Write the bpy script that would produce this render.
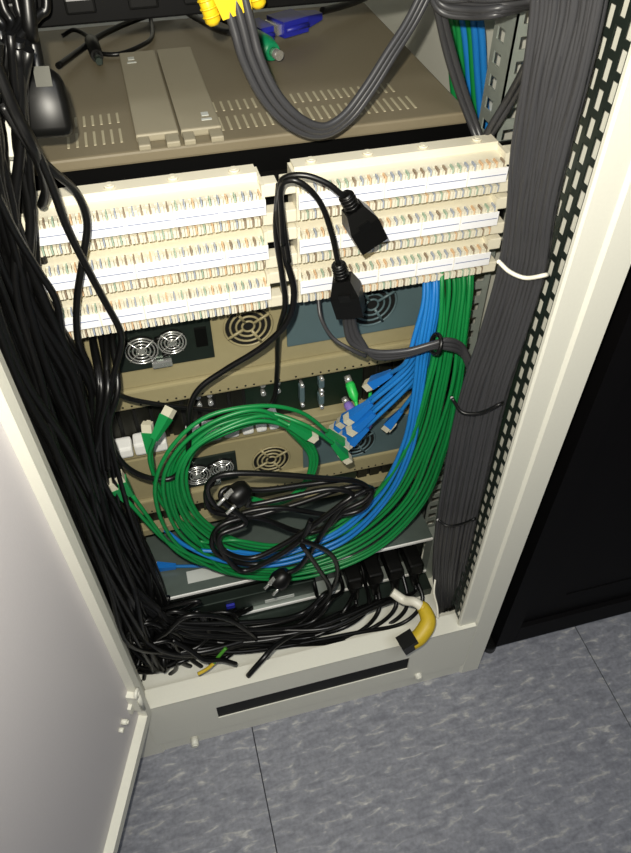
import bpy, bmesh, math, random
from mathutils import Vector, Matrix

sc = bpy.context.scene
for o in list(bpy.data.objects):
    bpy.data.objects.remove(o)
COL = sc.collection
rng = random.Random(7)
R = math.radians

# ------------------------------------------------------------------ camera
F_PX, W_PX, H_PX = 712.87, 631.0, 853.0
YAW, PITCH, ROLL = R(14.7126), R(46.9226), R(0.1125)
CAM = Vector((0.18007, -0.46434, 1.23273))
_r0 = Vector((math.cos(YAW), -math.sin(YAW), 0))
_f0 = Vector((math.sin(YAW), math.cos(YAW), 0))
_d0 = Vector((0, 0, -1))
FWD = math.cos(PITCH) * _f0 + math.sin(PITCH) * _d0
_dn = -math.sin(PITCH) * _f0 + math.cos(PITCH) * _d0
RIGHT = math.cos(ROLL) * _r0 + math.sin(ROLL) * _dn
DOWN = -math.sin(ROLL) * _r0 + math.cos(ROLL) * _dn
cd = bpy.data.cameras.new('camera')
cd.sensor_fit = 'VERTICAL'
cd.sensor_height = 24.0
cd.lens = F_PX / H_PX * 24.0
cd.clip_start = 0.01
cam = bpy.data.objects.new('camera', cd)
COL.objects.link(cam)
up, back = -DOWN, -FWD
cam.matrix_world = Matrix(((RIGHT.x, up.x, back.x, CAM.x), (RIGHT.y, up.y, back.y, CAM.y),
                           (RIGHT.z, up.z, back.z, CAM.z), (0, 0, 0, 1)))
sc.camera = cam

# ------------------------------------------------------------------ light
wd = bpy.data.worlds.new('world')
sc.world = wd
wd.use_nodes = True
wd.node_tree.nodes['Background'].inputs['Color'].default_value = (0.80, 0.86, 1.0, 1)
wd.node_tree.nodes['Background'].inputs['Strength'].default_value = 0.035

def lamp(name, kind, loc, energy, color, rot=(0, 0, 0), **kw):
    l = bpy.data.lights.new(name, kind)
    l.energy = energy
    l.color = color
    for k, v in kw.items():
        setattr(l, k, v)
    o = bpy.data.objects.new(name, l)
    o.location = loc
    o.rotation_euler = rot
    COL.objects.link(o)
    return o

# the flash of the hand-held camera, just above its lens
fl = lamp('camera_flash', 'SPOT', CAM + up * 0.035 - RIGHT * 0.02, 31.0, (1.0, 0.95, 0.83),
          spot_size=R(140), spot_blend=0.8, shadow_soft_size=0.006)
fl.rotation_euler = (FWD * 0.93 + up * 0.20).to_track_quat('-Z', 'Y').to_euler()
# unseen fill lamp added overhead behind the photographer for ambient light
lamp('fill_lamp', 'AREA', (0.5, -1.3, 2.7), 24.0, (0.90, 0.94, 1.0), (R(-10), 0, 0), shape='RECTANGLE', size=1.2, size_y=0.6)

sc.view_settings.view_transform = 'Standard'
sc.view_settings.look = 'None'
sc.view_settings.exposure = 0.0
sc.view_settings.gamma = 1.0
sc.view_settings.use_curve_mapping = False

# ------------------------------------------------------------------ materials
def lin(c):
    return tuple(((v / 255) / 12.92 if v / 255 <= 0.04045 else ((v / 255 + 0.055) / 1.055) ** 2.4) for v in c) + (1,)

MATS = {}
def mat(name, rgb, rough=0.5, metal=0.0, spec=0.5, vary=0.06, scale=40.0, bump=0.0, trans=0.0):
    m = bpy.data.materials.new(name)
    m.use_nodes = True
    nt = m.node_tree
    b = nt.nodes['Principled BSDF']
    b.inputs['Roughness'].default_value = rough
    b.inputs['Metallic'].default_value = metal
    b.inputs['Specular IOR Level'].default_value = spec
    if trans:
        b.inputs['Transmission Weight'].default_value = trans
    c = lin(rgb)
    tc = nt.nodes.new('ShaderNodeTexCoord')
    nz = nt.nodes.new('ShaderNodeTexNoise')
    nz.inputs['Scale'].default_value = scale
    nz.inputs['Detail'].default_value = 4
    nt.links.new(tc.outputs['Object'], nz.inputs['Vector'])
    mx = nt.nodes.new('ShaderNodeMix')
    mx.data_type = 'RGBA'
    mx.inputs[6].default_value = tuple(v * (1 - vary) for v in c[:3]) + (1,)
    mx.inputs[7].default_value = tuple(min(1, v * (1 + vary)) for v in c[:3]) + (1,)
    nt.links.new(nz.outputs['Fac'], mx.inputs[0])
    nt.links.new(mx.outputs[2], b.inputs['Base Color'])
    if bump:
        bp = nt.nodes.new('ShaderNodeBump')
        bp.inputs['Strength'].default_value = bump
        bp.inputs['Distance'].default_value = 0.001
        nt.links.new(nz.outputs['Fac'], bp.inputs['Height'])
        nt.links.new(bp.outputs['Normal'], b.inputs['Normal'])
    MATS[name] = m
    return m

mat('white_paint', (222, 221, 208), 0.45, vary=0.03, scale=300, bump=0.08)
mat('door_paint', (206, 202, 204), 0.5, vary=0.03, scale=400, bump=0.1)
mat('beige_case', (124, 114, 92), 0.5, vary=0.04, scale=200)
mat('tan_metal', (158, 148, 112), 0.42, vary=0.05, scale=120)
mat('cover_beige', (154, 146, 124), 0.5, vary=0.03)
mat('lit_slot', (176, 168, 140), 0.5)  # pale tint stands in for light caught by the vent louvers
mat('cream_plastic', (230, 224, 203), 0.4, vary=0.03)
mat('white_label', (246, 247, 250), 0.5, vary=0.01)
mat('label_ink', (96, 110, 150), 0.6)
mat('black_paint', (5, 5, 5), 0.5, spec=0.15, vary=0.1)
mat('black_cabinet', (8, 7, 8), 0.6, spec=0.12, vary=0.15, scale=60)
mat('black_rubber', (9, 9, 9), 0.36, vary=0.1)
mat('black_plastic', (10, 10, 9), 0.38, spec=0.3, vary=0.15)
mat('recess_shade', (8, 9, 7), 0.7, vary=0.2)  # near-black that paints the shade inside holes and bays
mat('grey_jacket', (56, 56, 58), 0.38, vary=0.08)
mat('green_jacket', (14, 124, 60), 0.4, vary=0.08)
mat('green_boot', (16, 130, 66), 0.45)
mat('blue_jacket', (26, 114, 186), 0.4, vary=0.08)
mat('blue_boot', (22, 110, 194), 0.45)
mat('clear_plug', (205, 200, 178), 0.15, spec=0.8)
mat('galvanised', (168, 176, 168), 0.38, metal=0.5, vary=0.15, scale=60)
mat('dark_steel', (50, 60, 54), 0.4, metal=0.6, vary=0.2, scale=70)
mat('chrome', (235, 235, 230), 0.25, metal=0.8, vary=0.02)
mat('glare_white', (250, 250, 246), 0.3, metal=0.0, vary=0.02)  # non-metallic white: flash glare on metal put into the colour
mat('blue_grey_panel', (84, 104, 108), 0.45, vary=0.05)
mat('yellow_plastic', (226, 190, 30), 0.4)
mat('yellow_tape', (198, 170, 40), 0.5, vary=0.12, scale=120)
mat('vga_blue', (38, 44, 160), 0.4)
mat('ps2_green', (20, 140, 92), 0.4)
mat('audio_green', (40, 190, 80), 0.4)
mat('ps2_purple', (132, 110, 190), 0.4)
mat('white_sticker', (200, 204, 198), 0.5)
mat('zinc_sheet', (104, 116, 110), 0.35, metal=0.4, vary=0.15, scale=50)
mat('slot_cover', (34, 34, 26), 0.45, metal=0.5, vary=0.2)
mat('board_green', (9, 30, 16), 0.5, vary=0.3, scale=200)
mat('earth_green', (70, 140, 40), 0.4)
mat('wire_orange', (226, 190, 150), 0.5)
mat('wire_green', (168, 190, 170), 0.5)
mat('wire_blue', (168, 176, 190), 0.5)
mat('wire_brown', (150, 132, 112), 0.5)
mat('tie_white', (226, 222, 206), 0.4)

def floor_mat():
    m = bpy.data.materials.new('marbled_vinyl')
    m.use_nodes = True
    nt = m.node_tree
    b = nt.nodes['Principled BSDF']
    b.inputs['Roughness'].default_value = 0.42
    tc = nt.nodes.new('ShaderNodeTexCoord')
    mp = nt.nodes.new('ShaderNodeMapping')
    mp.inputs['Scale'].default_value = (34, 100, 1)
    mp.inputs['Rotation'].default_value = (0, 0, R(-14))
    nt.links.new(tc.outputs['Object'], mp.inputs['Vector'])
    n1 = nt.nodes.new('ShaderNodeTexNoise')
    n1.inputs['Scale'].default_value = 1.0
    n1.inputs['Detail'].default_value = 3
    n1.inputs['Distortion'].default_value = 0.6
    nt.links.new(mp.outputs[0], n1.inputs['Vector'])
    r1 = nt.nodes.new('ShaderNodeValToRGB')
    e = r1.color_ramp.elements
    e[0].position = 0.30; e[0].color = lin((116, 118, 126))
    e[1].position = 0.58; e[1].color = lin((138, 140, 147))
    x = e.new(0.66); x.color = lin((160, 160, 160))
    x = e.new(0.77); x.color = lin((196, 195, 192))
    nt.links.new(n1.outputs['Fac'], r1.inputs['Fac'])
    n2 = nt.nodes.new('ShaderNodeTexNoise')
    n2.inputs['Scale'].default_value = 190
    n2.inputs['Detail'].default_value = 4
    nt.links.new(tc.outputs['Object'], n2.inputs['Vector'])
    mx = nt.nodes.new('ShaderNodeMix')
    mx.data_type = 'RGBA'
    mx.blend_type = 'OVERLAY'
    mx.inputs[0].default_value = 0.35
    nt.links.new(r1.outputs[0], mx.inputs[6])
    nt.links.new(n2.outputs['Fac'], mx.inputs[7])
    nt.links.new(mx.outputs[2], b.inputs['Base Color'])
    MATS['floor'] = m
floor_mat()
mat('floor_joint', (40, 42, 50), 0.7)

# ------------------------------------------------------------------ mesh helpers
ORIG = {}

class MB:
    """collects shapes in world coordinates; build() makes one mesh object"""
    def __init__(s):
        s.v, s.f, s.m, s.mats, s.smooth = [], [], [], [], []
        s.cur = 0
    def mat(s, name):
        if name not in s.mats:
            s.mats.append(name)
        s.cur = s.mats.index(name)
        return s
    def _add(s, vs, fs, smooth=False):
        n = len(s.v)
        s.v += [tuple(q) for q in vs]
        for f in fs:
            s.f.append([n + i for i in f]); s.m.append(s.cur); s.smooth.append(smooth)
        return s
    def box(s, x0, x1, y0, y1, z0, z1):
        vs = [(x, y, z) for z in (z0, z1) for y in (y0, y1) for x in (x0, x1)]
        return s._add(vs, [(0, 2, 3, 1), (4, 5, 7, 6), (0, 1, 5, 4), (2, 6, 7, 3), (0, 4, 6, 2), (1, 3, 7, 5)])
    def bbox(s, x0, x1, y0, y1, z0, z1, b=0.002):
        """box with bevelled edges"""
        bm = bmesh.new()
        bmesh.ops.create_cube(bm, size=1.0)
        for q in bm.verts:
            q.co = Vector(((x0 + x1) / 2 + q.co.x * (x1 - x0), (y0 + y1) / 2 + q.co.y * (y1 - y0), (z0 + z1) / 2 + q.co.z * (z1 - z0)))
        b = min(b, 0.45 * min(x1 - x0, y1 - y0, z1 - z0))
        bmesh.ops.bevel(bm, geom=bm.edges[:], offset=b, segments=2, affect='EDGES', profile=0.6)
        bm.verts.index_update()
        s._add([q.co[:] for q in bm.verts], [[q.index for q in f.verts] for f in bm.faces])
        bm.free()
        return s
    def obox(s, c, ax, ay, az, hx, hy, hz, taper=1.0):
        """oriented box: half sizes along three unit axes; taper scales the +az end"""
        c, ax, ay, az = Vector(c), Vector(ax), Vector(ay), Vector(az)
        vs = []
        for k in (-1, 1):
            t = taper if k > 0 else 1.0
            for j in (-1, 1):
                for i in (-1, 1):
                    vs.append(c + ax * hx * i * t + ay * hy * j * t + az * hz * k)
        return s._add(vs, [(0, 2, 3, 1), (4, 5, 7, 6), (0, 1, 5, 4), (2, 6, 7, 3), (0, 4, 6, 2), (1, 3, 7, 5)])
    def tube(s, pts, r, n=8, caps=True, flat=None):
        """round tube along pts; r a number or one radius for each point"""
        pts = [Vector(p) for p in pts]
        rs = r if isinstance(r, (list, tuple)) else [r] * len(pts)
        base = len(s.v)
        t0 = (pts[1] - pts[0]).normalized()
        nrm = t0.orthogonal().normalized() if flat is None else (Vector(flat) - t0 * Vector(flat).dot(t0)).normalized()
        for i, p in enumerate(pts):
            t = (pts[min(i + 1, len(pts) - 1)] - pts[max(i - 1, 0)])
            t = t.normalized() if t.length > 1e-9 else t0
            nrm = nrm - t * nrm.dot(t)
            nrm = nrm.normalized() if nrm.length > 1e-6 else t.orthogonal().normalized()
            bn = t.cross(nrm)
            for k in range(n):
                a = 2 * math.pi * k / n
                s.v.append(tuple(p + (nrm * math.cos(a) + bn * math.sin(a)) * rs[i]))
        for i in range(len(pts) - 1):
            for k in range(n):
                a, b = base + i * n + k, base + i * n + (k + 1) % n
                s.f.append([a, b, b + n, a + n]); s.m.append(s.cur); s.smooth.append(True)
        if caps:
            s.f.append([base + k for k in reversed(range(n))]); s.m.append(s.cur); s.smooth.append(False)
            e = base + (len(pts) - 1) * n
            s.f.append([e + k for k in range(n)]); s.m.append(s.cur); s.smooth.append(False)
        return s
    def cyl(s, a, b, r, n=16, r2=None):
        return s.tube([a, b], [r, r if r2 is None else r2], n)
    def ring(s, c, axis, r, t, n=24, m=5, a0=0.0, a1=2 * math.pi):
        """torus or arc of tube radius t round c"""
        axis = Vector(axis).normalized()
        u = axis.orthogonal().normalized()
        w = axis.cross(u)
        full = abs(a1 - a0 - 2 * math.pi) < 1e-6
        pts = [Vector(c) + (u * math.cos(a0 + (a1 - a0) * i / n) + w * math.sin(a0 + (a1 - a0) * i / n)) * r for i in range(n + 1)]
        return s.tube(pts, t, m, caps=not full, flat=axis)
    def extrude_x(s, prof, x0, x1):
        """closed (y, z) profile pulled along x"""
        n = len(prof)
        vs = [(x0, y, z) for y, z in prof] + [(x1, y, z) for y, z in prof]
        fs = [list(range(n))[::-1], list(range(n, 2 * n))]
        fs += [(i, (i + 1) % n, n + (i + 1) % n, n + i) for i in range(n)]
        return s._add(vs, fs)
    def extrude_z(s, prof, z0, z1):
        n = len(prof)
        vs = [(x, y, z0) for x, y in prof] + [(x, y, z1) for x, y in prof]
        fs = [list(range(n))[::-1], list(range(n, 2 * n))]
        fs += [(i, (i + 1) % n, n + (i + 1) % n, n + i) for i in range(n)]
        return s._add(vs, fs)
    def build(s, name, m=None, parent=None):
        if m:
            s.mats = [m]; s.m = [0] * len(s.f)
        if parent is None:
            xs, ys, zs = zip(*s.v)
            o0 = Vector(((min(xs) + max(xs)) / 2, (min(ys) + max(ys)) / 2, min(zs)))
        else:
            o0 = ORIG[parent.name]
        me = bpy.data.meshes.new(name)
        me.from_pydata([(x - o0.x, y - o0.y, z - o0.z) for x, y, z in s.v], [], s.f)
        for k in s.mats:
            me.materials.append(MATS[k])
        me.polygons.foreach_set('material_index', s.m)
        me.polygons.foreach_set('use_smooth', s.smooth)
        bm = bmesh.new(); bm.from_mesh(me)
        bmesh.ops.recalc_face_normals(bm, faces=bm.faces)
        bm.to_mesh(me); bm.free()
        me.update()
        o = bpy.data.objects.new(name, me)
        COL.objects.link(o)
        if parent is None:
            o.location = o0
        else:
            o.parent = parent
        ORIG[o.name] = o0
        return o

def tag(o, label, cat, group=None, kind=None):
    o['label'] = label
    o['category'] = cat
    if group: o['group'] = group
    if kind: o['kind'] = kind
    return o

def thing(name, label, cat, loc, group=None):
    o = bpy.data.objects.new(name, None)
    o.empty_display_size = 0.02
    o.location = loc
    COL.objects.link(o)
    ORIG[o.name] = Vector(loc)
    return tag(o, label, cat, group)

def share(o, name, parent, offset):
    """a copy of a part that shares its mesh, moved by offset"""
    c = o.copy()
    c.name = name
    COL.objects.link(c)
    c.parent = parent
    c.location = Vector(o.location) + Vector(offset)
    ORIG[c.name] = ORIG[o.name]
    return c

def P(px, py, y):
    """point at depth y of the rack seen at a photograph pixel"""
    d = RIGHT * ((px - 315.5) / F_PX) + DOWN * ((py - 426.5) / F_PX) + FWD
    return CAM + d * ((y - CAM.y) / d.y)

def PZ(px, py, z):
    d = RIGHT * ((px - 315.5) / F_PX) + DOWN * ((py - 426.5) / F_PX) + FWD
    return CAM + d * ((z - CAM.z) / d.z)

def spline(pts, k=8):
    pts = [Vector(p) for p in pts]
    q = [pts[0] * 2 - pts[1]] + pts + [pts[-1] * 2 - pts[-2]]
    out = []
    for i in range(1, len(q) - 2):
        p0, p1, p2, p3 = q[i - 1:i + 3]
        for j in range(k):
            t = j / k
            out.append(0.5 * ((2 * p1) + (p2 - p0) * t + (2 * p0 - 5 * p1 + 4 * p2 - p3) * t * t + (3 * p1 - p0 - 3 * p2 + p3) * t ** 3))
    out.append(pts[-1])
    return out

def jit(p, a):
    return Vector(p) + Vector((rng.uniform(-a, a), rng.uniform(-a, a), rng.uniform(-a, a)))

# ================================================================== floor
T = 0.622
fl_b = MB().box(0.19 - 3 * T, 0.19 + 4 * T, 0.033 - 3 * T, 0.033 + 3 * T, -0.03, -0.0035).build('floor', 'floor_joint')
tag(fl_b, 'blue-grey marbled vinyl floor laid in large square tiles', 'floor', kind='structure')
tile0 = None
for i in range(-3, 4):
    for j in range(-3, 3):
        if tile0 is None:
            tile0 = MB().bbox(0.19 + i * T + .0008, 0.19 + (i + 1) * T - .0008, 0.033 + j * T + .0008, 0.033 + (j + 1) * T - .0008, -0.0035, 0.0, 0.0006).build('tile', 'floor', fl_b)
            t00 = (i, j)
        else:
            share(tile0, 'tile', fl_b, ((i - t00[0]) * T, (j - t00[1]) * T, 0))

# ================================================================== rack cabinet
rack = thing('rack_cabinet', 'tall off-white server rack cabinet standing open, full of cables', 'cabinet', (0.3, 0.4, 0))
ZT = 1.30
# front post on the right: raised outer band, recessed inner band
prof = [(0.602, 0.0), (0.602, 0.05), (0.575, 0.05), (0.575, 0.012), (0.5415, 0.012), (0.5385, 0.009), (0.5385, 0.005),
        (0.541, 0.0032), (0.567, 0.0032), (0.571, 0.0)]
MB().extrude_z(prof, 0.0, ZT).build('post', 'white_paint', rack)
pl = [(0.0, 0.0), (0.040, 0.0), (0.044, 0.004), (0.044, 0.03), (0.039, 0.03), (0.039, 0.012), (0.027, 0.012), (0.027, 0.05), (0.0, 0.05)]
MB().extrude_z(pl, 0.0, ZT).build('post', 'white_paint', rack)
for x0, x1 in ((0.0, 0.012), (0.590, 0.602)):
    MB().box(x0, x1, 0.05, 0.95, 0.02, ZT).build('side_panel', 'white_paint', rack)
MB().box(0.012, 0.590, 0.93, 0.95, 0.02, ZT).build('rear_panel', 'white_paint', rack)
# bottom sill: plate with a long slot, plinth below, top return
S0, S1 = 0.036, 0.5665
sill = MB()
for b in ((S0, S1, -0.003, 0.004, 0.128, 0.181), (S0, S1, -0.003, 0.004, 0.043, 0.087),
          (S0, 0.141, -0.003, 0.004, 0.087, 0.128), (0.459, S1, -0.003, 0.004, 0.087, 0.128)):
    sill.box(*b)
sill.box(S0, S1, -0.003, 0.027, 0.1805, 0.1835)
sill.box(S0, S1, 0.024, 0.027, 0.13, 0.1805)
sill = sill.build('sill', 'white_paint', rack)
MB().box(0.1412, 0.4588, -0.0012, 0.003, 0.0872, 0.1278).build('slot', 'black_paint', sill)  # black filler stands in for the shade inside the open slot
MB().box(0.044, 0.575, 0.003, 0.05, 0.0, 0.043).build('plinth', 'white_paint', rack)
for x, z in ((0.094, 0.018), (0.4815, 0.052)):
    MB().cyl((x, 0.004, z), (x, -0.010, z), 0.006, 14).cyl((x, -0.008, z), (x, -0.012, z), 0.0045, 14).build('foot_bolt', 'white_paint', rack)
MB().cyl((0.5545, 0.012, 0.1835), (0.5545, 0.012, 0.1850), 0.0035, 14).cyl((0.5545, 0.012, 0.185), (0.5545, 0.012, 0.1856), 0.0018, 8).build('screw', 'chrome', sill)
MB().box(0.012, 0.590, 0.027, 0.93, 0.115, 0.128).build('base_plate', 'white_paint', rack)

# perforated cable-guide sheet inside the right post
def perforated(x, ya, yb, cols, z0, z1, pitch, slot, wslot, th=0.0012):
    b = MB()
    cw = (yb - ya) / cols
    for c in range(cols):
        y0 = ya + c * cw
        e = (cw - wslot) / 2
        b.box(x, x + th, y0, y0 + e, z0, z1)
        b.box(x, x + th, y0 + cw - e, y0 + cw, z0, z1)
        z = z0 - (pitch / 2 if c % 2 else 0)
        while z < z1:
            a, d = max(z, z0), min(z + pitch - slot, z1)
            if d > a:
                b.box(x, x + th, y0 + e, y0 + cw - e, a, d)
            z += pitch
    return b
perforated(0.5425, 0.0125, 0.0985, 6, 0.184, ZT, 0.0225, 0.0165, 0.0088).build('perforated_sheet', 'dark_steel', rack)
MB().box(0.5438, 0.562, 0.0955, 0.0985, 0.184, ZT).build('sheet_flange', 'dark_steel', rack)

MB().box(0.5545, 0.557, 0.0125, 0.095, 0.184, ZT).build('slot_liner', 'white_paint', rack)  # white liner added behind the perforated sheet to brighten its slots
# 19-inch rails with square holes: ladder shaped flanges
def rail(xa, xb, xs, y0, side):
    b = MB()
    z0, z1, p, h = 0.128, ZT, 0.0222, 0.0115
    wx = (xb - xa)
    b.box(xa, xa + wx * 0.26, y0, y0 + 0.0018, z0, z1)
    b.box(xb - wx * 0.26, xb, y0, y0 + 0.0018, z0, z1)
    z = z0
    while z < z1:
        b.box(xa + wx * 0.26, xb - wx * 0.26, y0, y0 + 0.0018, z, min(z + p - h, z1))
        z += p
    b.box(xs, xs + 0.0018, y0, y0 + 0.018, z0, z1)
    b.box(xs, xs + 0.0018, y0 + 0.034, y0 + 0.042, z0, z1)
    z = z0
    while z < z1:
        b.box(xs, xs + 0.0018, y0 + 0.018, y0 + 0.034, z, min(z + p - h, z1))
        z += p
    return b.build('mounting_rail', 'galvanised', rack)
rail(0.5435, 0.572, 0.5435, 0.186, 1)
rail(0.036, 0.0665, 0.0647, 0.186, -1)
# black cross plate that carries the terminal blocks, and a made-up black sheet keeping the left side dark
MB().box(0.052, 0.562, 0.170, 0.1735, 0.790, 0.900).build('cross_plate', 'black_paint', rack)
MB().box(0.020, 0.068, 0.150, 0.155, 0.13, 1.25).box(0.020, 0.023, 0.06, 0.150, 0.13, 1.25).build('dark_backing', 'black_paint', rack)  # added dark sheet, hides the white side panel behind the cords

# the open door, hinged on the left post: tray with a raised rim
dvec = Vector((-0.342, -0.940, 0)); nvec = Vector((0.940, -0.342, 0)); H0 = Vector((0.0495, -0.003, 0))
def dbox(mb, s0, s1, t0, t1, z0, z1):
    """box in door space: s along the door, t towards its inner side"""
    c = H0 + dvec * ((s0 + s1) / 2) + nvec * ((t0 + t1) / 2) + Vector((0, 0, (z0 + z1) / 2))
    return mb.obox(c, dvec, nvec, (0, 0, 1), (s1 - s0) / 2, (t1 - t0) / 2, (z1 - z0) / 2)
DB, DW = 0.172, 0.56
door = dbox(MB(), 0.001, DW, -0.015, -0.013, DB, ZT).build('door', 'door_paint', rack)
for a in ((0.0, 0.013, -0.0129, 0.0, DB, ZT), (DW - 0.013, DW, -0.0129, 0.0, DB, ZT), (0.0132, DW - 0.0132, -0.0129, 0.0, DB, DB + 0.019)):
    dbox(MB(), *a).build('rim', 'white_paint', door)
hg = MB()
dbox(hg, 0.0135, 0.0225, -0.0129, 0.001, DB + 0.060, DB + 0.104)
dbox(hg, 0.0135, 0.030, -0.0129, -0.008, DB + 0.066, DB + 0.082)
c = H0 + dvec * 0.0175 + nvec * 0.0025
hg.ring((c.x, c.y, DB + 0.109), nvec, 0.0056, 0.0026, 16, 6)
hg.cyl((c.x, c.y, DB + 0.058), (c.x, c.y, DB + 0.103), 0.0034, 10)
hg.build('hinge_pin', 'white_paint', door)
c = H0 + dvec * 0.050 + nvec * -0.0129 + Vector((0, 0, DB + 0.092))
MB().cyl(c, c + nvec * 0.008, 0.004, 10).cyl(c + nvec * 0.008, c + nvec * 0.010, 0.0025, 10).build('stud', 'white_paint', door)
c = c + dvec * 0.011
MB().cyl(c, c + nvec * 0.006, 0.0035, 10).build('stud', 'white_paint', door)

# ================================================================== neighbouring black rack
bk = thing('black_cabinet', 'black server cabinet with framed door next to the off-white rack', 'cabinet', (0.95, 0.45, 0))
MB().bbox(0.640, 1.24, 0.045, 0.95, 0.028, 1.9, 0.003).build('body', 'black_cabinet', bk)
fr = MB()
fr.box(0.640, 0.676, 0.018, 0.0445, 0.03, 1.88).box(1.204, 1.24, 0.018, 0.0445, 0.03, 1.88)
fr.box(0.6765, 1.2035, 0.018, 0.0445, 0.03, 0.082).box(0.6765, 1.2035, 0.018, 0.0445, 1.83, 1.88)
dr = fr.build('door_frame', 'black_cabinet', bk)
MB().box(0.6765, 1.2035, 0.026, 0.040, 0.0825, 1.8295).build('door_panel', 'black_cabinet', dr)
MB().box(0.75, 1.14, 0.0245, 0.0262, 0.150, 0.1525).build('panel_ridge', 'black_cabinet', dr)
for x in (0.652, 1.22):
    MB().cyl((x, 0.062, 0), (x, 0.062, 0.012), 0.020, 18).cyl((x, 0.062, 0.012), (x, 0.062, 0.0279), 0.008, 12).build('foot', 'black_plastic', bk)
MB().cyl((0.638, 0.032, 0.001), (0.638, 0.032, 0.028), 0.012, 16).cyl((0.638, 0.032, 0.028), (0.638, 0.032, 0.031), 0.008, 16).build('foot', 'black_plastic', bk)

# ================================================================== shelf and beige box on top
sh = MB()
sh.box(0.070, 0.5325, 0.208, 0.560, 0.852, 0.856).box(0.070, 0.5325, 0.205, 0.208, 0.850, 0.9075).box(0.070, 0.073, 0.208, 0.56, 0.856, 0.90)
tag(sh.build('equipment_shelf', 'black_paint'), 'black metal shelf with an upturned front lip under the beige computer case', 'shelf')
LX0, LX1, LY0, LY1, LZ = 0.083, 0.517, 0.200, 0.556, 0.922
bc = thing('computer_case', 'flat beige computer case lying on its shelf, with rows of vent slots', 'computer', (0.3, 0.38, 0.856))
MB().box(LX0 + 0.006, LX1 - 0.006, LY0 + 0.010, LY1 - 0.004, 0.8563, 0.9095).build('body', 'beige_case', bc)
lid = MB().bbox(LX0, LX1, LY0, LY1, 0.9097, LZ, 0.0025).build('lid', 'beige_case', bc)
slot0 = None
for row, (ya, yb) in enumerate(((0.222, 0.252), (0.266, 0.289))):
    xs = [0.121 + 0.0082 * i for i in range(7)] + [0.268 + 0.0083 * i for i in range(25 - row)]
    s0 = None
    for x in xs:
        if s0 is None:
            s0 = MB().bbox(x - 0.0013, x + 0.0013, ya, yb, LZ - 0.001, LZ + 0.0006, 0.0005).build('vent_slot', 'lit_slot', lid)
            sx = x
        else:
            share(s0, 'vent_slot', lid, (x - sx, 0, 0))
for x0, x1 in ((0.184, 0.2245), (0.2265, 0.266)):
    cv = MB()
    cv.bbox(x0, x1, 0.216, 0.432, LZ, LZ + 0.008, 0.002)
    w = x1 - x0
    for a, b_ in ((0.02, 0.30), (0.66, 0.98)):
        cv.bbox(x0 + w * a, x0 + w * b_, 0.198, 0.217, LZ, LZ + 0.006, 0.0015)
    cv = cv.build('cable_cover', 'cover_beige', bc)
    ex, ey = (x0 + 0.012, 0.41) if x0 < 0.2 else (x1 - 0.012, 0.245)
    a = MB()
    for dx, dy, sx, sy in ((0, 0, 0.0035, 0.004), (0, -0.012, 0.005, 0.0018)):
        a.box(ex - sx, ex + sx, ey + dy - sy, ey + dy + sy, LZ + 0.008, LZ + 0.0086)
    a.build('moulded_mark', 'white_sticker', cv)

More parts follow.
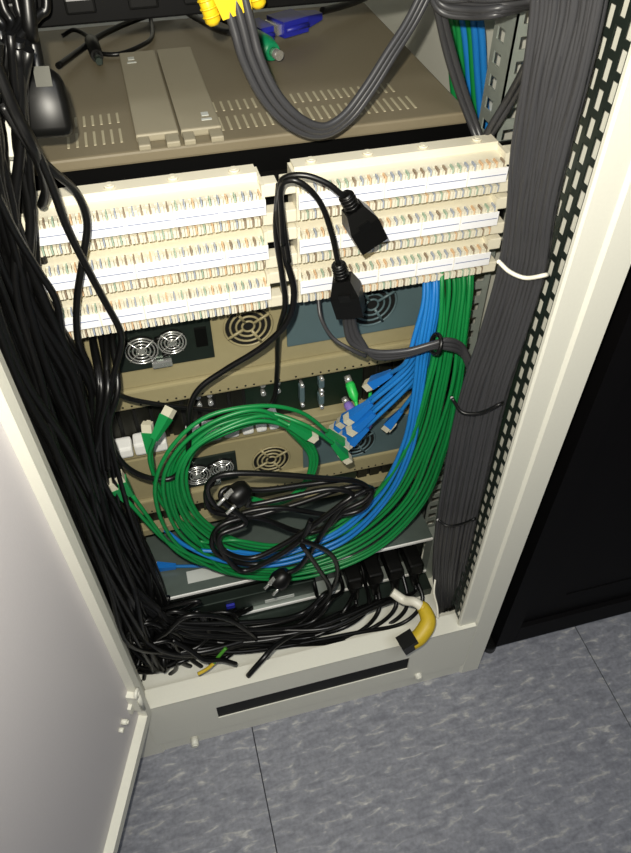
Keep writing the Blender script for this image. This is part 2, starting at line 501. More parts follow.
# ================================================================== terminal blocks
def terminal_block(x0, x1, label, lug_left, lug_right, seed):
    rg = random.Random(seed)
    t = thing('terminal_block', label, 'terminal block', ((x0 + x1) / 2, 0.15, 0.760), 'cream terminal blocks on the cross plate')
    # back body with three stepped modules
    pr = [(0.1695, 0.764), (0.1695, 0.911), (0.153, 0.911), (0.152, 0.906)]
    Ls = [0.897, 0.8485, 0.800]
    for L in Ls:
        pr += [(0.152, L + 0.006), (0.138, L + 0.004), (0.138, L - 0.0285), (0.154, L - 0.0285)]
    pr += [(0.154, 0.764)]
    MB().extrude_x(pr, x0 + 0.003, x1 - 0.003).build('body', 'cream_plastic', t)
    for k in range(4):
        bx = x0 + (x1 - x0) * (0.10 + 0.265 * k)
        MB().cyl((bx, 0.1605, 0.911), (bx, 0.1605, 0.9135), 0.005, 12).cyl((bx, 0.1605, 0.9135), (bx, 0.1605, 0.9141), 0.0025, 8).build('screw_boss', 'cream_plastic', t)
    for xa in (x0, x1 - 0.003):
        e = MB()
        for L in Ls:
            e.box(xa, xa + 0.003, 0.133, 0.1695, L - 0.030, L + 0.011)
        e.build('end_plate', 'cream_plastic', t)
    n = 27
    cols = ['cream_plastic', 'wire_orange', 'cream_plastic', 'wire_green', 'cream_plastic', 'wire_blue', 'cream_plastic', 'wire_brown']
    for L in Ls:
        for up_ in (0, 1):
            pb = MB()
            dx = (x1 - x0 - 0.008) / n
            for i in range(n):
                xa = x0 + 0.004 + i * dx
                pb.mat('cream_plastic')
                if up_:
                    pb.box(xa, xa + dx * 0.36, 0.1285, 0.138, L - 0.001, L + 0.0055)
                    pb.box(xa + dx * 0.42, xa + dx * 0.68, 0.1285, 0.138, L - 0.001, L + 0.0035)
                else:
                    pb.box(xa, xa + dx * 0.36, 0.130, 0.138, L - 0.0285, L - 0.0205)
                    pb.box(xa + dx * 0.42, xa + dx * 0.68, 0.130, 0.138, L - 0.0285, L - 0.0215)
                if True:
                    pb.mat(rg.choice(cols[1::2]))
                    if up_:
                        pb.box(xa + dx * 0.72, xa + dx * 0.90, 0.129, 0.1375, L + 0.000, L + 0.0055)
                    else:
                        pb.box(xa + dx * 0.72, xa + dx * 0.90, 0.1305, 0.1375, L - 0.028, L - 0.021)
            o = pb.build('contact_row', None, t)
            o['kind'] = 'stuff'
        holder = MB().box(x0 + 0.001, x1 - 0.001, 0.1285, 0.138, L - 0.0165, L - 0.0012).build('label_holder', 'cream_plastic', t)
        m = 5
        seg0 = None
        w = (x1 - x0) / m
        for i in range(m):
            if seg0 is None:
                seg0 = MB().box(x0 + 0.0006, x0 + w - 0.0006, 0.1272, 0.1284, L - 0.0158, L - 0.0005).build('label_strip', 'white_label', holder)
                ln0 = MB().box(x0 + 0.002, x0 + w - 0.002, 0.1268, 0.1272, L - 0.0078, L - 0.0072).build('printed_line', 'label_ink', holder)
            else:
                share(seg0, 'label_strip', holder, (i * w, 0, 0))
                share(ln0, 'printed_line', holder, (i * w, 0, 0))
        for on, xa, sg in ((lug_left, x0, -1), (lug_right, x1, 1)):
            if on:
                for dz in (0.004, -0.0255):
                    a, b_ = sorted((xa, xa + sg * 0.013))
                    MB().bbox(a, b_, 0.134, 0.150, L + dz - 0.006, L + dz + 0.007, 0.0012).build('lug', 'cream_plastic', t)
    return t
terminal_block(0.074, 0.289, 'cream terminal block with black cords crossing in front of its labels', False, True, 3)
terminal_block(0.319, 0.532, 'cream terminal block with two black sockets hanging in front of it', True, True, 4)

# ================================================================== servers
def grille(parent, x, z, y, r, rings, spoke, name, ringmat):
    g = MB()
    g.mat('recess_shade').cyl((x, y, z), (x, y - 0.0006, z), r, 28)  # dark disc on the plate stands in for the shaded opening
    g.mat(ringmat)
    for k in range(rings):
        rr = r * (0.28 + 0.72 * k / (rings - 1)) - 0.001
        g.ring((x, y - 0.0012, z), (0, 1, 0), rr, 0.0016, 28, 4)
    for k in range(spoke):
        a = math.pi * 2 * k / spoke + 0.5
        g.tube([(x + math.cos(a) * r * 0.25, y - 0.0012, z + math.sin(a) * r * 0.25), (x + math.cos(a) * r, y - 0.0012, z + math.sin(a) * r)], 0.0022, 4)
    return g.build(name, None, parent)

def chrome_fan(parent, x, z, y, r):
    g = MB()
    g.mat('black_plastic').cyl((x, y, z), (x, y - 0.001, z), r * 1.05, 20)
    g.mat('dark_steel')
    for k in range(7):
        a = 2 * math.pi * k / 7
        g.tube([(x + math.cos(a) * r * 0.3, y - 0.0015, z + math.sin(a) * r * 0.3), (x + math.cos(a + 0.5) * r * 0.92, y - 0.0015, z + math.sin(a + 0.5) * r * 0.92)], 0.0022, 4)
    f = g.build('fan', None, parent)
    g = MB()
    for q in (0.3, 0.55, 0.8, 1.0):
        g.ring((x, y - 0.004, z), (0, 1, 0), r * q, 0.0011, 22, 5)
    for a in (0.7, 2.27):
        g.tube([(x - math.cos(a) * r * 1.1, y - 0.0042, z - math.sin(a) * r * 1.1), (x + math.cos(a) * r * 1.1, y - 0.0042, z + math.sin(a) * r * 1.1)], 0.0011, 5)
    g.cyl((x, y - 0.004, z), (x, y - 0.0055, z), r * 0.22, 12)
    g.build('fan_guard', 'chrome', f)

def psu(parent, x0, x1, z0, z1, y):
    p = MB().bbox(x0, x1, y - 0.004, y, z0, z1, 0.001).build('power_supply', 'dark_steel', parent)
    h = z1 - z0
    chrome_fan(p, x0 + 0.030, z0 + h * 0.50, y - 0.004, 0.0185)
    chrome_fan(p, x0 + 0.066, z0 + h * 0.58, y - 0.004, 0.016)
    g = MB()
    g.bbox(x1 - 0.020, x1 - 0.006, y - 0.007, y - 0.004, z0 + h * 0.35, z0 + h * 0.8, 0.001)
    g.build('switch', 'black_plastic', p)
    g = MB().ring((x0 + 0.053, y - 0.006, z0 + h * 0.5), (0, 1, 0), 0.013, 0.003, 16, 6, -1.2, 2.4)
    g.build('pull_handle', 'black_plastic', p)
    MB().bbox(x0 + 0.038, x0 + 0.062, y - 0.010, y - 0.004, z0 + 0.002, z0 + 0.012, 0.002).build('latch', 'chrome', p)
    return p

SY = 0.200
def server(zb, ztop, zmid, label, first):
    s = thing('server', label, 'server', (0.3, 0.38, zb), 'tan servers stacked below the terminal blocks')
    MB().box(0.0735, 0.5285, SY + 0.02, 0.56, zb, ztop).build('chassis', 'tan_metal', s)
    face = MB()
    face.bbox(0.073, 0.529, SY, SY + 0.0195, zmid + 0.030, ztop, 0.0015)
    face.build('rear_plate', 'tan_metal', s)
    rim = MB().bbox(0.073, 0.529, SY - 0.006, SY + 0.0195, zmid, zmid + 0.0295, 0.003).build('ridge', 'tan_metal', s)
    d0 = None
    for i in range(40):
        x = 0.085 + i * 0.011
        if d0 is None:
            d0 = MB().cyl((x, SY - 0.006, zmid + 0.006), (x, SY - 0.0065, zmid + 0.006), 0.0014, 8).build('dimple_shade', 'recess_shade', rim)  # dark discs paint the shade of small dimple holes
        elif rng.random() < 0.85:
            share(d0, 'dimple_shade', rim, (i * 0.011, 0, 0))
    MB().bbox(0.073, 0.529, SY - 0.002, SY + 0.0195, zb, zb + 0.014, 0.0015).build('bottom_lip', 'tan_metal', s)
    MB().box(0.0737, 0.5283, SY + 0.0165, SY + 0.0198, zb + 0.0143, zmid - 0.0003).build('bay_shade_sheet', 'recess_shade', s)  # dark sheet added so the gaps between covers look shaded
    # slot covers of the expansion bay
    c0 = None
    for i in range(22):
        x = 0.078 + i * 0.0205
        if c0 is None:
            c0 = MB().bbox(x, x + 0.016, SY + 0.012, SY + 0.0199, zb + 0.0145, zmid - 0.0005, 0.0015).build('slot_cover', 'slot_cover', s)
        elif not (9 <= i <= 16):
            share(c0, 'slot_cover', s, (i * 0.0205, 0, 0))
    MB().box(0.262, 0.425, SY + 0.014, SY + 0.0199, zb + 0.0145, zmid - 0.0005).build('port_plate', 'board_green', s)
    return s

s1 = server(0.506, 0.762, 0.600, 'tan server with blue-grey fan panel directly under the terminal blocks', True)
psu(s1, 0.115, 0.228, 0.660, 0.722, SY)
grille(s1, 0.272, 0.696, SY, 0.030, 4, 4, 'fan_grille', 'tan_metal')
p = MB().bbox(0.318, 0.500, SY - 0.003, SY, 0.655, 0.740, 0.001).build('fan_panel', 'blue_grey_panel', s1)
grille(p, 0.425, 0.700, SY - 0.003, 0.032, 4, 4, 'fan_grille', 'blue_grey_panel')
MB().bbox(0.082, 0.104, SY - 0.012, SY - 0.006, 0.618, 0.652, 0.001).build('bracket', 'galvanised', s1)
# card brackets and ports low in the bay, coloured white for flash glare
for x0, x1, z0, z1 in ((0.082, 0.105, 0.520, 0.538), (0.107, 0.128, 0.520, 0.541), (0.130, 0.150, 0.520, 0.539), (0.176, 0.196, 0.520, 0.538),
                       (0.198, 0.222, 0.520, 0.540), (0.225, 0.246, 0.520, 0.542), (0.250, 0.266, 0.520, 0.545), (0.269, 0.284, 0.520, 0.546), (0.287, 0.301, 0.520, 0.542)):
    MB().bbox(x0, x1, SY - 0.012, SY + 0.0118, z0, z1, 0.004).build('port_shell', 'glare_white', s1)
def dsub(parent, x, z, m, w=0.007, h=0.028):
    b = MB().bbox(x - w / 2, x + w / 2, SY + 0.002, SY + 0.0139, z - h / 2, z + h / 2, 0.002).build('port', m, parent)
    for dz in (h / 2 + 0.004, -h / 2 - 0.004):
        MB().cyl((x, SY + 0.0139, z + dz), (x, SY + 0.000, z + dz), 0.0028, 8).build('jack_screw', 'chrome', b)
dsub(s1, 0.337, 0.562, 'blue_grey_panel'); dsub(s1, 0.364, 0.575, 'blue_grey_panel', 0.008, 0.014); dsub(s1, 0.364, 0.545, 'blue_grey_panel', 0.008, 0.016)
for x in (0.285, 0.305, 0.20, 0.215):
    for z in (0.590, 0.575):
        MB().cyl((x, SY + 0.0139, z), (x, SY + 0.004, z), 0.0035, 8).build('port_shell', 'chrome', s1)

s2 = server(0.330, 0.500, 0.386, 'tan server behind the coils of green and black cable', False)
psu(s2, 0.150, 0.238, 0.424, 0.482, SY)
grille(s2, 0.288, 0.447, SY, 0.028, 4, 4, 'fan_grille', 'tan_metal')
p = MB().bbox(0.335, 0.500, SY - 0.003, SY, 0.416, 0.488, 0.001).build('fan_panel', 'blue_grey_panel', s2)
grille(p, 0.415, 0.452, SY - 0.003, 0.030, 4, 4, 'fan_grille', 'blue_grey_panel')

# ================================================================== power unit at the bottom
pu = thing('power_unit', 'galvanised rack power unit with black plugs in its sockets near the base', 'power unit', (0.3, 0.3, 0.128))
MB().box(0.080, 0.534, 0.130, 0.50, 0.2525, 0.2555).build('top_sheet', 'zinc_sheet', pu)
MB().box(0.080, 0.534, 0.155, 0.16, 0.158, 0.2524).build('rear_plate', 'black_plastic', pu)
MB().box(0.080, 0.534, 0.130, 0.50, 0.1540, 0.1570).build('middle_sheet', 'galvanised', pu)
MB().box(0.080, 0.534, 0.098, 0.50, 0.1284, 0.1480).build('lower_body', 'dark_steel', pu)
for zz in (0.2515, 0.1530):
    MB().box(0.080, 0.534, 0.1275, 0.1299, zz, zz + 0.0045).build('highlight_lip', 'glare_white', pu)  # white strips paint the highlight along the sheet edges
MB().box(0.5345, 0.5475, 0.128, 0.150, 0.1284, 0.2555).build('side_flange', 'galvanised', pu)
MB().bbox(0.095, 0.335, 0.136, 0.1545, 0.1575, 0.196, 0.002).build('circuit_cover', 'dark_steel', pu)
MB().box(0.250, 0.300, 0.1348, 0.1359, 0.162, 0.170).build('sticker', 'white_sticker', pu)
MB().box(0.135, 0.26, 0.146, 0.168, 0.2556, 0.2562).build('sticker', 'white_sticker', pu)
for x, z, r in ((0.215, 0.235, 0.005), (0.23, 0.240, 0.004), (0.202, 0.236, 0.0035), (0.318, 0.226, 0.005), (0.33, 0.212, 0.004), (0.355, 0.236, 0.004), (0.355, 0.195, 0.004)):
    MB().cyl((x, 0.1549, z), (x, 0.148, z), r, 10).cyl((x, 0.148, z), (x, 0.1465, z), r * 0.6, 10).build('screw', 'chrome', pu)
for x in (0.395, 0.430, 0.465, 0.500):
    MB().bbox(x - 0.0145, x + 0.0145, 0.149, 0.1549, 0.186, 0.232, 0.002).build('socket', 'black_plastic', pu)
MB().bbox(0.186, 0.200, 0.1315, 0.1359, 0.176, 0.186, 0.001).build('blue_port', 'vga_blue', pu)

# ================================================================== console switch above
ks = thing('console_switch', 'black keyboard and monitor switch box above the beige computer case', 'switch box', (0.3, 0.3, 1.030))
MB().bbox(0.068, 0.532, 0.205, 0.42, 1.030, 1.076, 0.002).build('body', 'black_paint', ks)
for i, x in enumerate((0.11, 0.16, 0.21, 0.255, 0.31, 0.36, 0.41)):
    MB().bbox(x - 0.012, x + 0.012, 0.198, 0.2049, 1.040, 1.052, 0.002).build('port', 'black_plastic', ks)
for sx in (0.0655, 0.5325):
    MB().box(sx - 0.012 if sx < .3 else sx, sx if sx < .3 else sx + 0.012, 0.180, 0.1855, 1.032, 1.074).build('ear', 'black_paint', ks)

# ================================================================== cables
def cable(name, pts, r, m, label, cat, group, k=8, n=8):
    mb = MB().tube(spline(pts, k), r, n)
    return tag(mb.build(name, m), label, cat, group)

def plug_parts(parent, tip, direction, boot_m, L=0.030, w=0.0065, tipL=0.012, wob=(0, 0, 1)):
    """modular network plug: tapered boot and clear tip, pointing along direction and ending at tip"""
    d = Vector(direction).normalized()
    u = d.cross(Vector(wob)).normalized()
    v = d.cross(u)
    tip = Vector(tip)
    b = MB().obox(tip - d * (tipL + L / 2), u, v, -d, w, w * 0.85, L / 2, 0.55).build('boot', boot_m, parent)
    MB().obox(tip - d * (tipL / 2), u, v, d, w * 0.9, w * 0.7, tipL / 2).build('plug', 'clear_plug', parent)
    MB().obox(tip - d * (tipL * 0.8) + v * w * 0.95, u, v, d, w * 0.35, w * 0.12, tipL * 0.8).build('clip', 'clear_plug', b)

def patch_cable(pts, r, m, boot, tip, label, group, k=8, L=0.030, w=0.0065):
    """network cable whose last point is followed by a plug ending at tip"""
    end = Vector(pts[-1])
    d = (Vector(tip) - end).normalized()
    tl = 0.011
    root = thing('network_cable', label, 'cable', tuple(Vector(pts[0])), group)
    full = [Vector(p) for p in pts[:-1]] + [Vector(tip) - d * (tl + L * 0.9)]
    MB().tube(spline(full, k), r, 8).build('jacket', m, root)
    plug_parts(root, tip, d, boot, L, w, tl)
    return root

def bundle_pts(keys, u, a=0.002, dy=0.0, wander=0.0):
    """keys: (inner pixel, outer pixel, depth[, outer depth]); u in 0..1 picks the strand"""
    out = []
    u0, ph, fr_ = u, rng.uniform(0, 6.3), rng.uniform(0.5, 1.1)
    for kk, q in enumerate(keys):
        if wander:
            u = min(1.05, max(-.05, u0 + wander * math.sin(ph + fr_ * kk)))
        (ax, ay), (bx, by), y = q[:3]
        y2 = q[3] if len(q) > 3 else y
        out.append(jit(P(ax + (bx - ax) * u, ay + (by - ay) * u, y + (y2 - y) * u + dy), a))
    return out

# ---- grey trunk on the right
GK = [((536, -60), (612, -60), .066, .026), ((534, 10), (602, 8), .066, .026), ((523, 80), (585, 80), .066, .026), ((514, 150), (567, 150), .066, .026), ((508, 210), (553, 212), .066, .027),
      ((501, 268), (543, 274), .064, .028), ((483, 330), (526, 332), .066, .028), ((461, 400), (503, 402), .068, .030), ((446, 470), (487, 472), .070, .032), ((437, 530), (473, 532), .070, .036), ((434, 575), (464, 578), .068, .038), ((439, 612), (459, 606), .060, .040)]
NG = 34
for i in range(NG):
    layer = i % 2
    u = (i + 0.5 * layer) / (NG - 1)
    pts = bundle_pts(GK, min(1, max(0, u + rng.uniform(-.02, .02))), 0.0012, dy=0.011 * layer)
    cable('grey_cable', pts, 0.0031, 'grey_jacket', 'dark grey data cable in the thick trunk along the perforated sheet', 'cable', 'grey cables in the trunk beside the post', k=6, n=7)
def tie(pxs, y0, y1, m, label, r=0.0016, dz=0.0):
    f = [P(px, py, y0 + (y1 - y0) * i / (len(pxs) - 1)) for i, (px, py) in enumerate(pxs)]
    back_ = [p + (p - CAM).normalized() * 0.03 for p in reversed(f)]
    loop = f + back_ + [f[0]]
    tag(MB().tube(spline(loop, 6), r, 6).build('cable_tie', m), label, 'cable tie')
tie([(499, 262), (510, 272), (526, 278), (545, 275)], .050, .018, 'tie_white', 'white cable tie around the grey trunk beside the terminal block', 0.0022)
tie([(452, 398), (462, 412), (480, 413), (500, 404)], .055, .020, 'black_rubber', 'black cable tie around the grey trunk above another black tie', 0.0020)
tie([(438, 520), (448, 526), (462, 524), (474, 519)], .055, .026, 'black_rubber', 'lowest black cable tie around the grey trunk', 0.0020)

# ---- grey cables at the top right, crossing to the left
for i in range(7):
    v = i / 6
    pts = [P(600 - 30 * v, -25 + 8 * v, .05), P(545, -12 + 14 * v, .10 + .01 * i), P(500, -6 + 20 * v, .14), P(468, -8 + 24 * v, .165), P(440, -14 + 26 * v, .182), P(425, -40 + 20 * v, .186)]
    cable('grey_cable', [jit(p, .0015) for p in pts], 0.0031, 'grey_jacket', 'dark grey cable arching from the trunk across to the back of the console switch', 'cable', 'grey cables arching over at the top', k=6, n=7)
for i in range(2):
    cable('grey_cable', [P(436 + 5 * i, 5, .19), P(446 + 6 * i, 50, .195), P(458 + 6 * i, 90, .195), P(470 + 5 * i, 122, .190), P(478 + 4 * i, 142, .180)], 0.0034, 'grey_jacket',
          'dark grey cable slanting down in front of the green and blue drop', 'cable', 'pair of grey cables slanting beside the case')
    cable('grey_cable', [P(540 + 8 * i, 30, .075), P(525 + 7 * i, 66, .12), P(508 + 6 * i, 98, .155), P(492 + 6 * i, 124, .165), P(482 + 5 * i, 142, .178)], 0.0034, 'grey_jacket',
          'dark grey cable leaving the trunk and slanting to the shelf end', 'cable', 'pair of grey cables slanting from the trunk')
# ---- green and blue drop behind the case
for i in range(7):
    x = 449 + 5.2 * i
    m = 'green_jacket' if i < 3 or i == 4 else 'blue_jacket'
    y = .33 - .006 * i
    cn = 'green' if m == 'green_jacket' else 'blue'
    cable('network_cable', [jit(P(x - 6, -10, y), .001), jit(P(x, 30, y), .001), jit(P(x + 3, 70, y), .001), jit(P(x + 6, 110, y), .001), jit(P(x + 8, 150, y), .001)], 0.0042, m,
          cn + ' network cable hanging down behind the beige case by the side panel', 'cable', cn + ' cables dropping behind the case')

# ---- green loops
LK = [((438, 262), (470, 262), .150), ((440, 290), (472, 290), .135), ((436, 330), (468, 332), .122), ((424, 385), (460, 388), .112), ((407, 440), (446, 446), .108), ((374, 493), (422, 506), .106),
      ((328, 526), (372, 552), .106), ((280, 543), (300, 577), .106), ((236, 537), (228, 574), .106), ((200, 515), (176, 545), .106), ((188, 482), (155, 498), .106),
      ((197, 452), (164, 456), .108), ((226, 432), (203, 420), .112), ((265, 424), (258, 405), .116)]
GL = 'green network cable coiled in the wide loop below the terminal blocks'
ends = [
    ([(296, 428)], (316, 438), .100), ([(305, 425), (330, 440)], (349, 460), .100), ([(300, 412), (335, 438)], (347, 448), .118),
]
for i in range(13):
    u = [0.42, 0.62, 1.0, 0.02, 0.12, 0.22, 0.32, 0.52, 0.72, 0.80, 0.88, 0.94, 0.06][i]
    yy = rng.uniform(-.010, .010)
    if i < 3:
        pts = bundle_pts(LK, u, .0018, yy)
        e, tip, y = ends[i]
        pts += [P(px, py, y) for px, py in e]
        patch_cable(pts, 0.0026, 'green_jacket', 'green_boot', P(*tip, y - .004),
                    'green network cable in the wide loop whose loose plug touches the blue plugs' if i else 'green network cable in the wide loop whose loose plug lies by the fan grille', 'green cables with loose plugs inside the loop')
    elif i < 9:
        pts = bundle_pts(LK, u, .0022, yy) + [jit(P(298 - 6 * u, 430 + 8 * u, .115), .002), jit(P(316 - 10 * u, 458, .115), .002), jit(P(306 - 8 * u, 486, .112), .002), jit(P(278, 503, .110), .002), jit(P(246, 498, .11), .002)]
        cable('network_cable', pts, 0.0026, 'green_jacket', GL, 'cable', 'green cables in the wide loop')
    else:
        k9 = bundle_pts(LK[:9], u, .0018, yy)
        j = i - 9
        tail = [([(172, 545), (140, 515)], (110, 482)), ([(178, 552), (148, 520)], (118, 474)), ([(190, 530), (160, 500), (152, 470)], (147, 423)), ([(196, 540), (168, 505), (150, 462), (158, 432)], (171, 408))][j]
        pts = k9 + [P(px, py, .104 + .012 * (j > 1)) for px, py in tail[0]]
        patch_cable(pts, 0.0026, 'green_jacket', 'green_boot', P(*tail[1], .104 + .03 * (j > 1)),
                    ['green network cable with its loose plug lying against the black cords', 'green network cable with its loose plug lying against the black cords', 'green network cable with plug pointing up under the tan ridge', 'green network cable plugged in under the tan ridge'][j],
                    'green cables with plugs beside the loop')
# ---- blue cables with plugs
BK = [((424, 270), (440, 270), .148), ((424, 300), (440, 300), .132), ((416, 335), (434, 340), .120)]
tips = [(366, 386, .150), (339, 424, .160), (346, 421, .135), (341, 437, .150), (349, 432, .130), (345, 446, .135), (331, 431, .165), (386, 428, .150)]
for i, (tx, ty, ty_) in enumerate(tips):
    u = 1 - i / len(tips)
    pts = bundle_pts(BK, i / 8, .0015)
    a = Vector((410 + 2 * i, 362 + 3 * i))
    pts += [P(a.x - 4, a.y, .115 + .002 * i), P(tx + (a.x - tx) * 0.55, ty + (a.y - ty) * 0.52, (ty_ + .115) / 2)]
    patch_cable(pts, 0.0028, 'blue_jacket', 'blue_boot', P(tx, ty, ty_), 'blue network cable fanning out to a plug at the tan server ports', 'blue cables fanning out at the server ports', L=0.034, w=0.0072)
for i in range(4):
    u = [0.1, .25, 0.55, 0.75][i]
    pts = bundle_pts([((424, 262), (440, 262), .148), ((425, 300), (441, 300), .128), ((418, 350), (432, 352), .112), ((412, 400), (424, 402), .104), ((402, 445), (416, 448), .100), ((378, 492), (396, 498), .097), ((340, 526), (356, 542), .095), ((300, 545), (306, 562), .094), ((268, 553), (262, 570), .096), ((225, 548), (222, 566), .098)], u, .0015)
    if i % 2:
        pts += [P(190, 548, .11), P(165, 530, .12)]
    cable('network_cable', pts, 0.0027, 'blue_jacket', 'blue network cable running along with the green loop', 'cable', 'blue cables in the green loop')
# blue plug lying on the power unit, small connectors at the ports
root = patch_cable([PZ(215, 566, .266), PZ(200, 566, .265), PZ(185, 566, .264)], 0.0027, 'blue_jacket', 'blue_boot', PZ(150, 567, .263), 'short blue cable end with plug lying on the galvanised sheet', None)
def round_plug(px, py, px2, py2, y, m, name, label, r=0.0065):
    a, b = P(px, py, y + .03), P(px2, py2, y)
    t = thing(name, label, 'plug', tuple(a))
    d = (b - a).normalized()
    L = (b - a).length
    MB().tube([a, a + d * L * .25], r * .75, 12).build('metal_shell', 'chrome', t)
    MB().tube([a + d * L * .25, a + d * L * .35, a + d * L * .75, a + d * L * .9, b], [r * .8, r, r, r * .6, r * .4], 12).build('grip', m, t)
    MB().tube(spline([b - d * .004, b + d * .012, b + d * .02 + Vector((.012, .006, .0)), b + Vector((.03, .03, .0))], 5), r * .38, 7).build('cord', m, t)
round_plug(347, 376, 356, 402, .165, 'audio_green', 'audio_plug', 'bright green round plug in a server port')
round_plug(344, 398, 356, 418, .165, 'ps2_purple', 'keyboard_plug', 'purple round plug in a server port below the green one')

# ---- black sockets hanging on cords in front of the right block
def iec_socket(top, bottom, label, roll, cords):
    a, b = Vector(top), Vector(bottom)
    d = (b - a).normalized()
    u = (RIGHT * math.cos(roll) + FWD * math.sin(roll)); u = (u - d * u.dot(d)).normalized()
    v = d.cross(u)
    t = thing('power_socket', label, 'socket', tuple(b), 'black sockets on cords')
    L = (b - a).length
    MB().tube([a, a + d * L * .12, a + d * L * .3], [.0055, .0065, .0075], 12).build('strain_relief', 'black_plastic', t)
    for k in range(4):
        MB().ring(a + d * L * (.05 + .06 * k), d, .0064, .0012, 14, 5).build('relief_ring', 'black_plastic', t)
    body = MB()
    body.obox(a + d * L * .42, u, v, -d, .0145, .0115, L * .14, .62)
    body.obox(a + d * L * .78, u, v, d, .0145, .0115, L * .215, .96)
    body.obox(a + d * L * .70, u, v, d, .006, .0128, L * .22, .7)
    bo = body.build('housing', 'black_plastic', t)
    for k in (-1, 0, 1):
        MB().obox(a + d * L * .997 + u * .006 * k + v * (.003 if k == 0 else -.002), u, v, d, .0012, .0022, L * .006).build('contact', 'chrome', bo)
    for r, pts in cords:
        MB().tube(spline([Vector(q) for q in pts], 8), r, 8).build('cord', 'black_rubber', t)
    return t
A1, B1 = P(345, 194, .085), P(371, 241, .088)
A2, B2 = P(338, 263, .088), P(351, 311, .092)
iec_socket(A1, B1, 'black power socket hanging at an angle in front of the upper labels', 0.5,
           [(.0027, [P(283, 245, .10), P(281, 205, .10), P(280, 184, .10), P(290, 176, .095), P(308, 176, .09), P(328, 184, .085), P(341, 194, .083), A1])])
iec_socket(A2, B2, 'black power socket hanging upright with grey cords below it', -0.2,
           [(.0027, [P(289, 262, .10), P(283, 220, .102), P(281, 188, .098), P(292, 180, .09), P(308, 188, .087), P(322, 206, .087), P(332, 235, .087), P(337, 258, .087), A2])])
GC = 'grey power cord sweeping from the hanging socket past the green bundle'
for i in range(3):
    d = 4 * i
    cable('power_cable', [P(346 + d * .8, 308, .095), P(346 + d, 325, .10), P(352 + d, 343 - d * .5, .10), P(375, 355 + d * .6 - 3, .095), P(405, 354 + d * .5 - 3, .09), P(432, 344 + d * .4, .085), P(448, 340 + d, .085), P(462, 346 + d, .09), P(470, 362 + d, .085)], 0.0033, 'grey_jacket', GC, 'cord', 'grey cords below the hanging socket')
cable('power_cable', [P(318, 296, .135), P(321, 318, .12), P(333, 338, .11), P(352, 350, .10), P(366, 356, .10)], 0.0022, 'grey_jacket', 'thin grey lead looping below the terminal block to the grey cords', 'cord', None)
tag(MB().ring(P(436, 344, .085), (1, 0, -.3), .011, .0025, 16, 6).build('cable_tie', 'black_rubber'), 'black tie gathering the grey power cords beside the green bundle', 'cable tie')

# ---- black cords between and below the blocks
cable('power_cable', [P(281, 186, .108), P(279, 220, .110), P(286, 258, .106), P(294, 292, .105), P(287, 322, .11), P(262, 347, .12), P(225, 370, .13), P(200, 388, .13), P(190, 408, .125), P(189, 440, .115), P(186, 462, .11), P(172, 478, .108), P(150, 478, .108), P(128, 468, .108), P(113, 448, .108), P(106, 420, .108)], 0.0034, 'black_rubber',
      'black cord bending below the gap between the terminal blocks', 'cord', None, k=10)
cable('power_cable', [P(279, 184, .112), P(276, 230, .112), P(282, 275, .108), P(285, 305, .11), P(278, 335, .13), P(277, 370, .16), P(274, 398, .16), P(262, 409, .155), P(230, 411, .15), P(190, 408, .145), P(150, 403, .14), P(122, 396, .135), P(106, 382, .12)], 0.0030, 'black_rubber',
      'black cord running flat across the tan ridge of the server', 'cord', None, k=10)
# ---- black cords crossing the left block
cable('power_cable', [P(2, 105, .06), P(28, 145, .06), P(52, 170, .07), P(76, 192, .09), P(87, 222, .10), P(83, 258, .10), P(77, 300, .105), P(78, 340, .11), P(88, 365, .12), P(100, 400, .11)], 0.0034, 'black_rubber',
      'black cord curving over the label strips of the block beside the power adapter', 'cord', None, k=10)
cable('power_cable', [P(8, 100, .05), P(32, 140, .055), P(50, 180, .07), P(66, 225, .085), P(83, 260, .095), P(103, 298, .10), P(119, 328, .105), P(121, 345, .11), P(114, 375, .11), P(106, 420, .10), P(108, 470, .10)], 0.0034, 'black_rubber',
      'black cord slanting across the label strips of the block beside the power adapter', 'cord', None, k=10)
cable('power_cable', [P(-5, 190, .06), P(15, 232, .075), P(38, 270, .09), P(56, 300, .10), P(62, 335, .105), P(68, 375, .105), P(85, 420, .10)], 0.0034, 'black_rubber',
      'black cord hanging along the end of the block beside the power adapter', 'cord', None)
cable('power_cable', [P(-6, 60, .05), P(14, 110, .05), P(34, 150, .055), P(46, 185, .10), P(42, 205, .12)], 0.0042, 'black_rubber', 'thick black cord hanging down beside the power adapter', 'cord', None)

# ---- left trunk of black cords
BKL = [((-45, 40), (14, 40), .06, .10), ((-38, 130), (18, 130), .06, .11), ((-28, 220), (26, 215), .06, .12), ((-10, 300), (52, 300), .06, .125), ((20, 380), (92, 380), .06, .13), ((52, 450), (112, 450), .055, .13), ((86, 530), (136, 525), .05, .125), ((112, 590), (156, 585), .045, .115), ((132, 640), (170, 632), .040, .10)]
for i in range(30):
    u = (i % 15) / 14
    lay = i // 15
    pts = bundle_pts(BKL, u, .006, dy=-.006 + .026 * lay, wander=.28)
    # the cords turn to the right over the sill, or drop to the base
    if i % 3 == 0:
        pts += [jit(P(175 + 20 * u, 655 - 6 * u, .055), .004), jit(P(230 + 30 * u, 648 - 12 * u, .06), .004)]
    elif i % 3 == 1:
        pts += [jit(P(152 + 15 * u, 668, .040 + .02 * u), .003), Vector((.075 + .02 * u, .075 + .02 * u, .140))]
    cable('power_cable', pts, 0.0031 + 0.0006 * (i % 4), 'black_rubber', 'black power cord in the tangled trunk behind the open door', 'cord', 'black cords in the trunk behind the door', k=6, n=7)
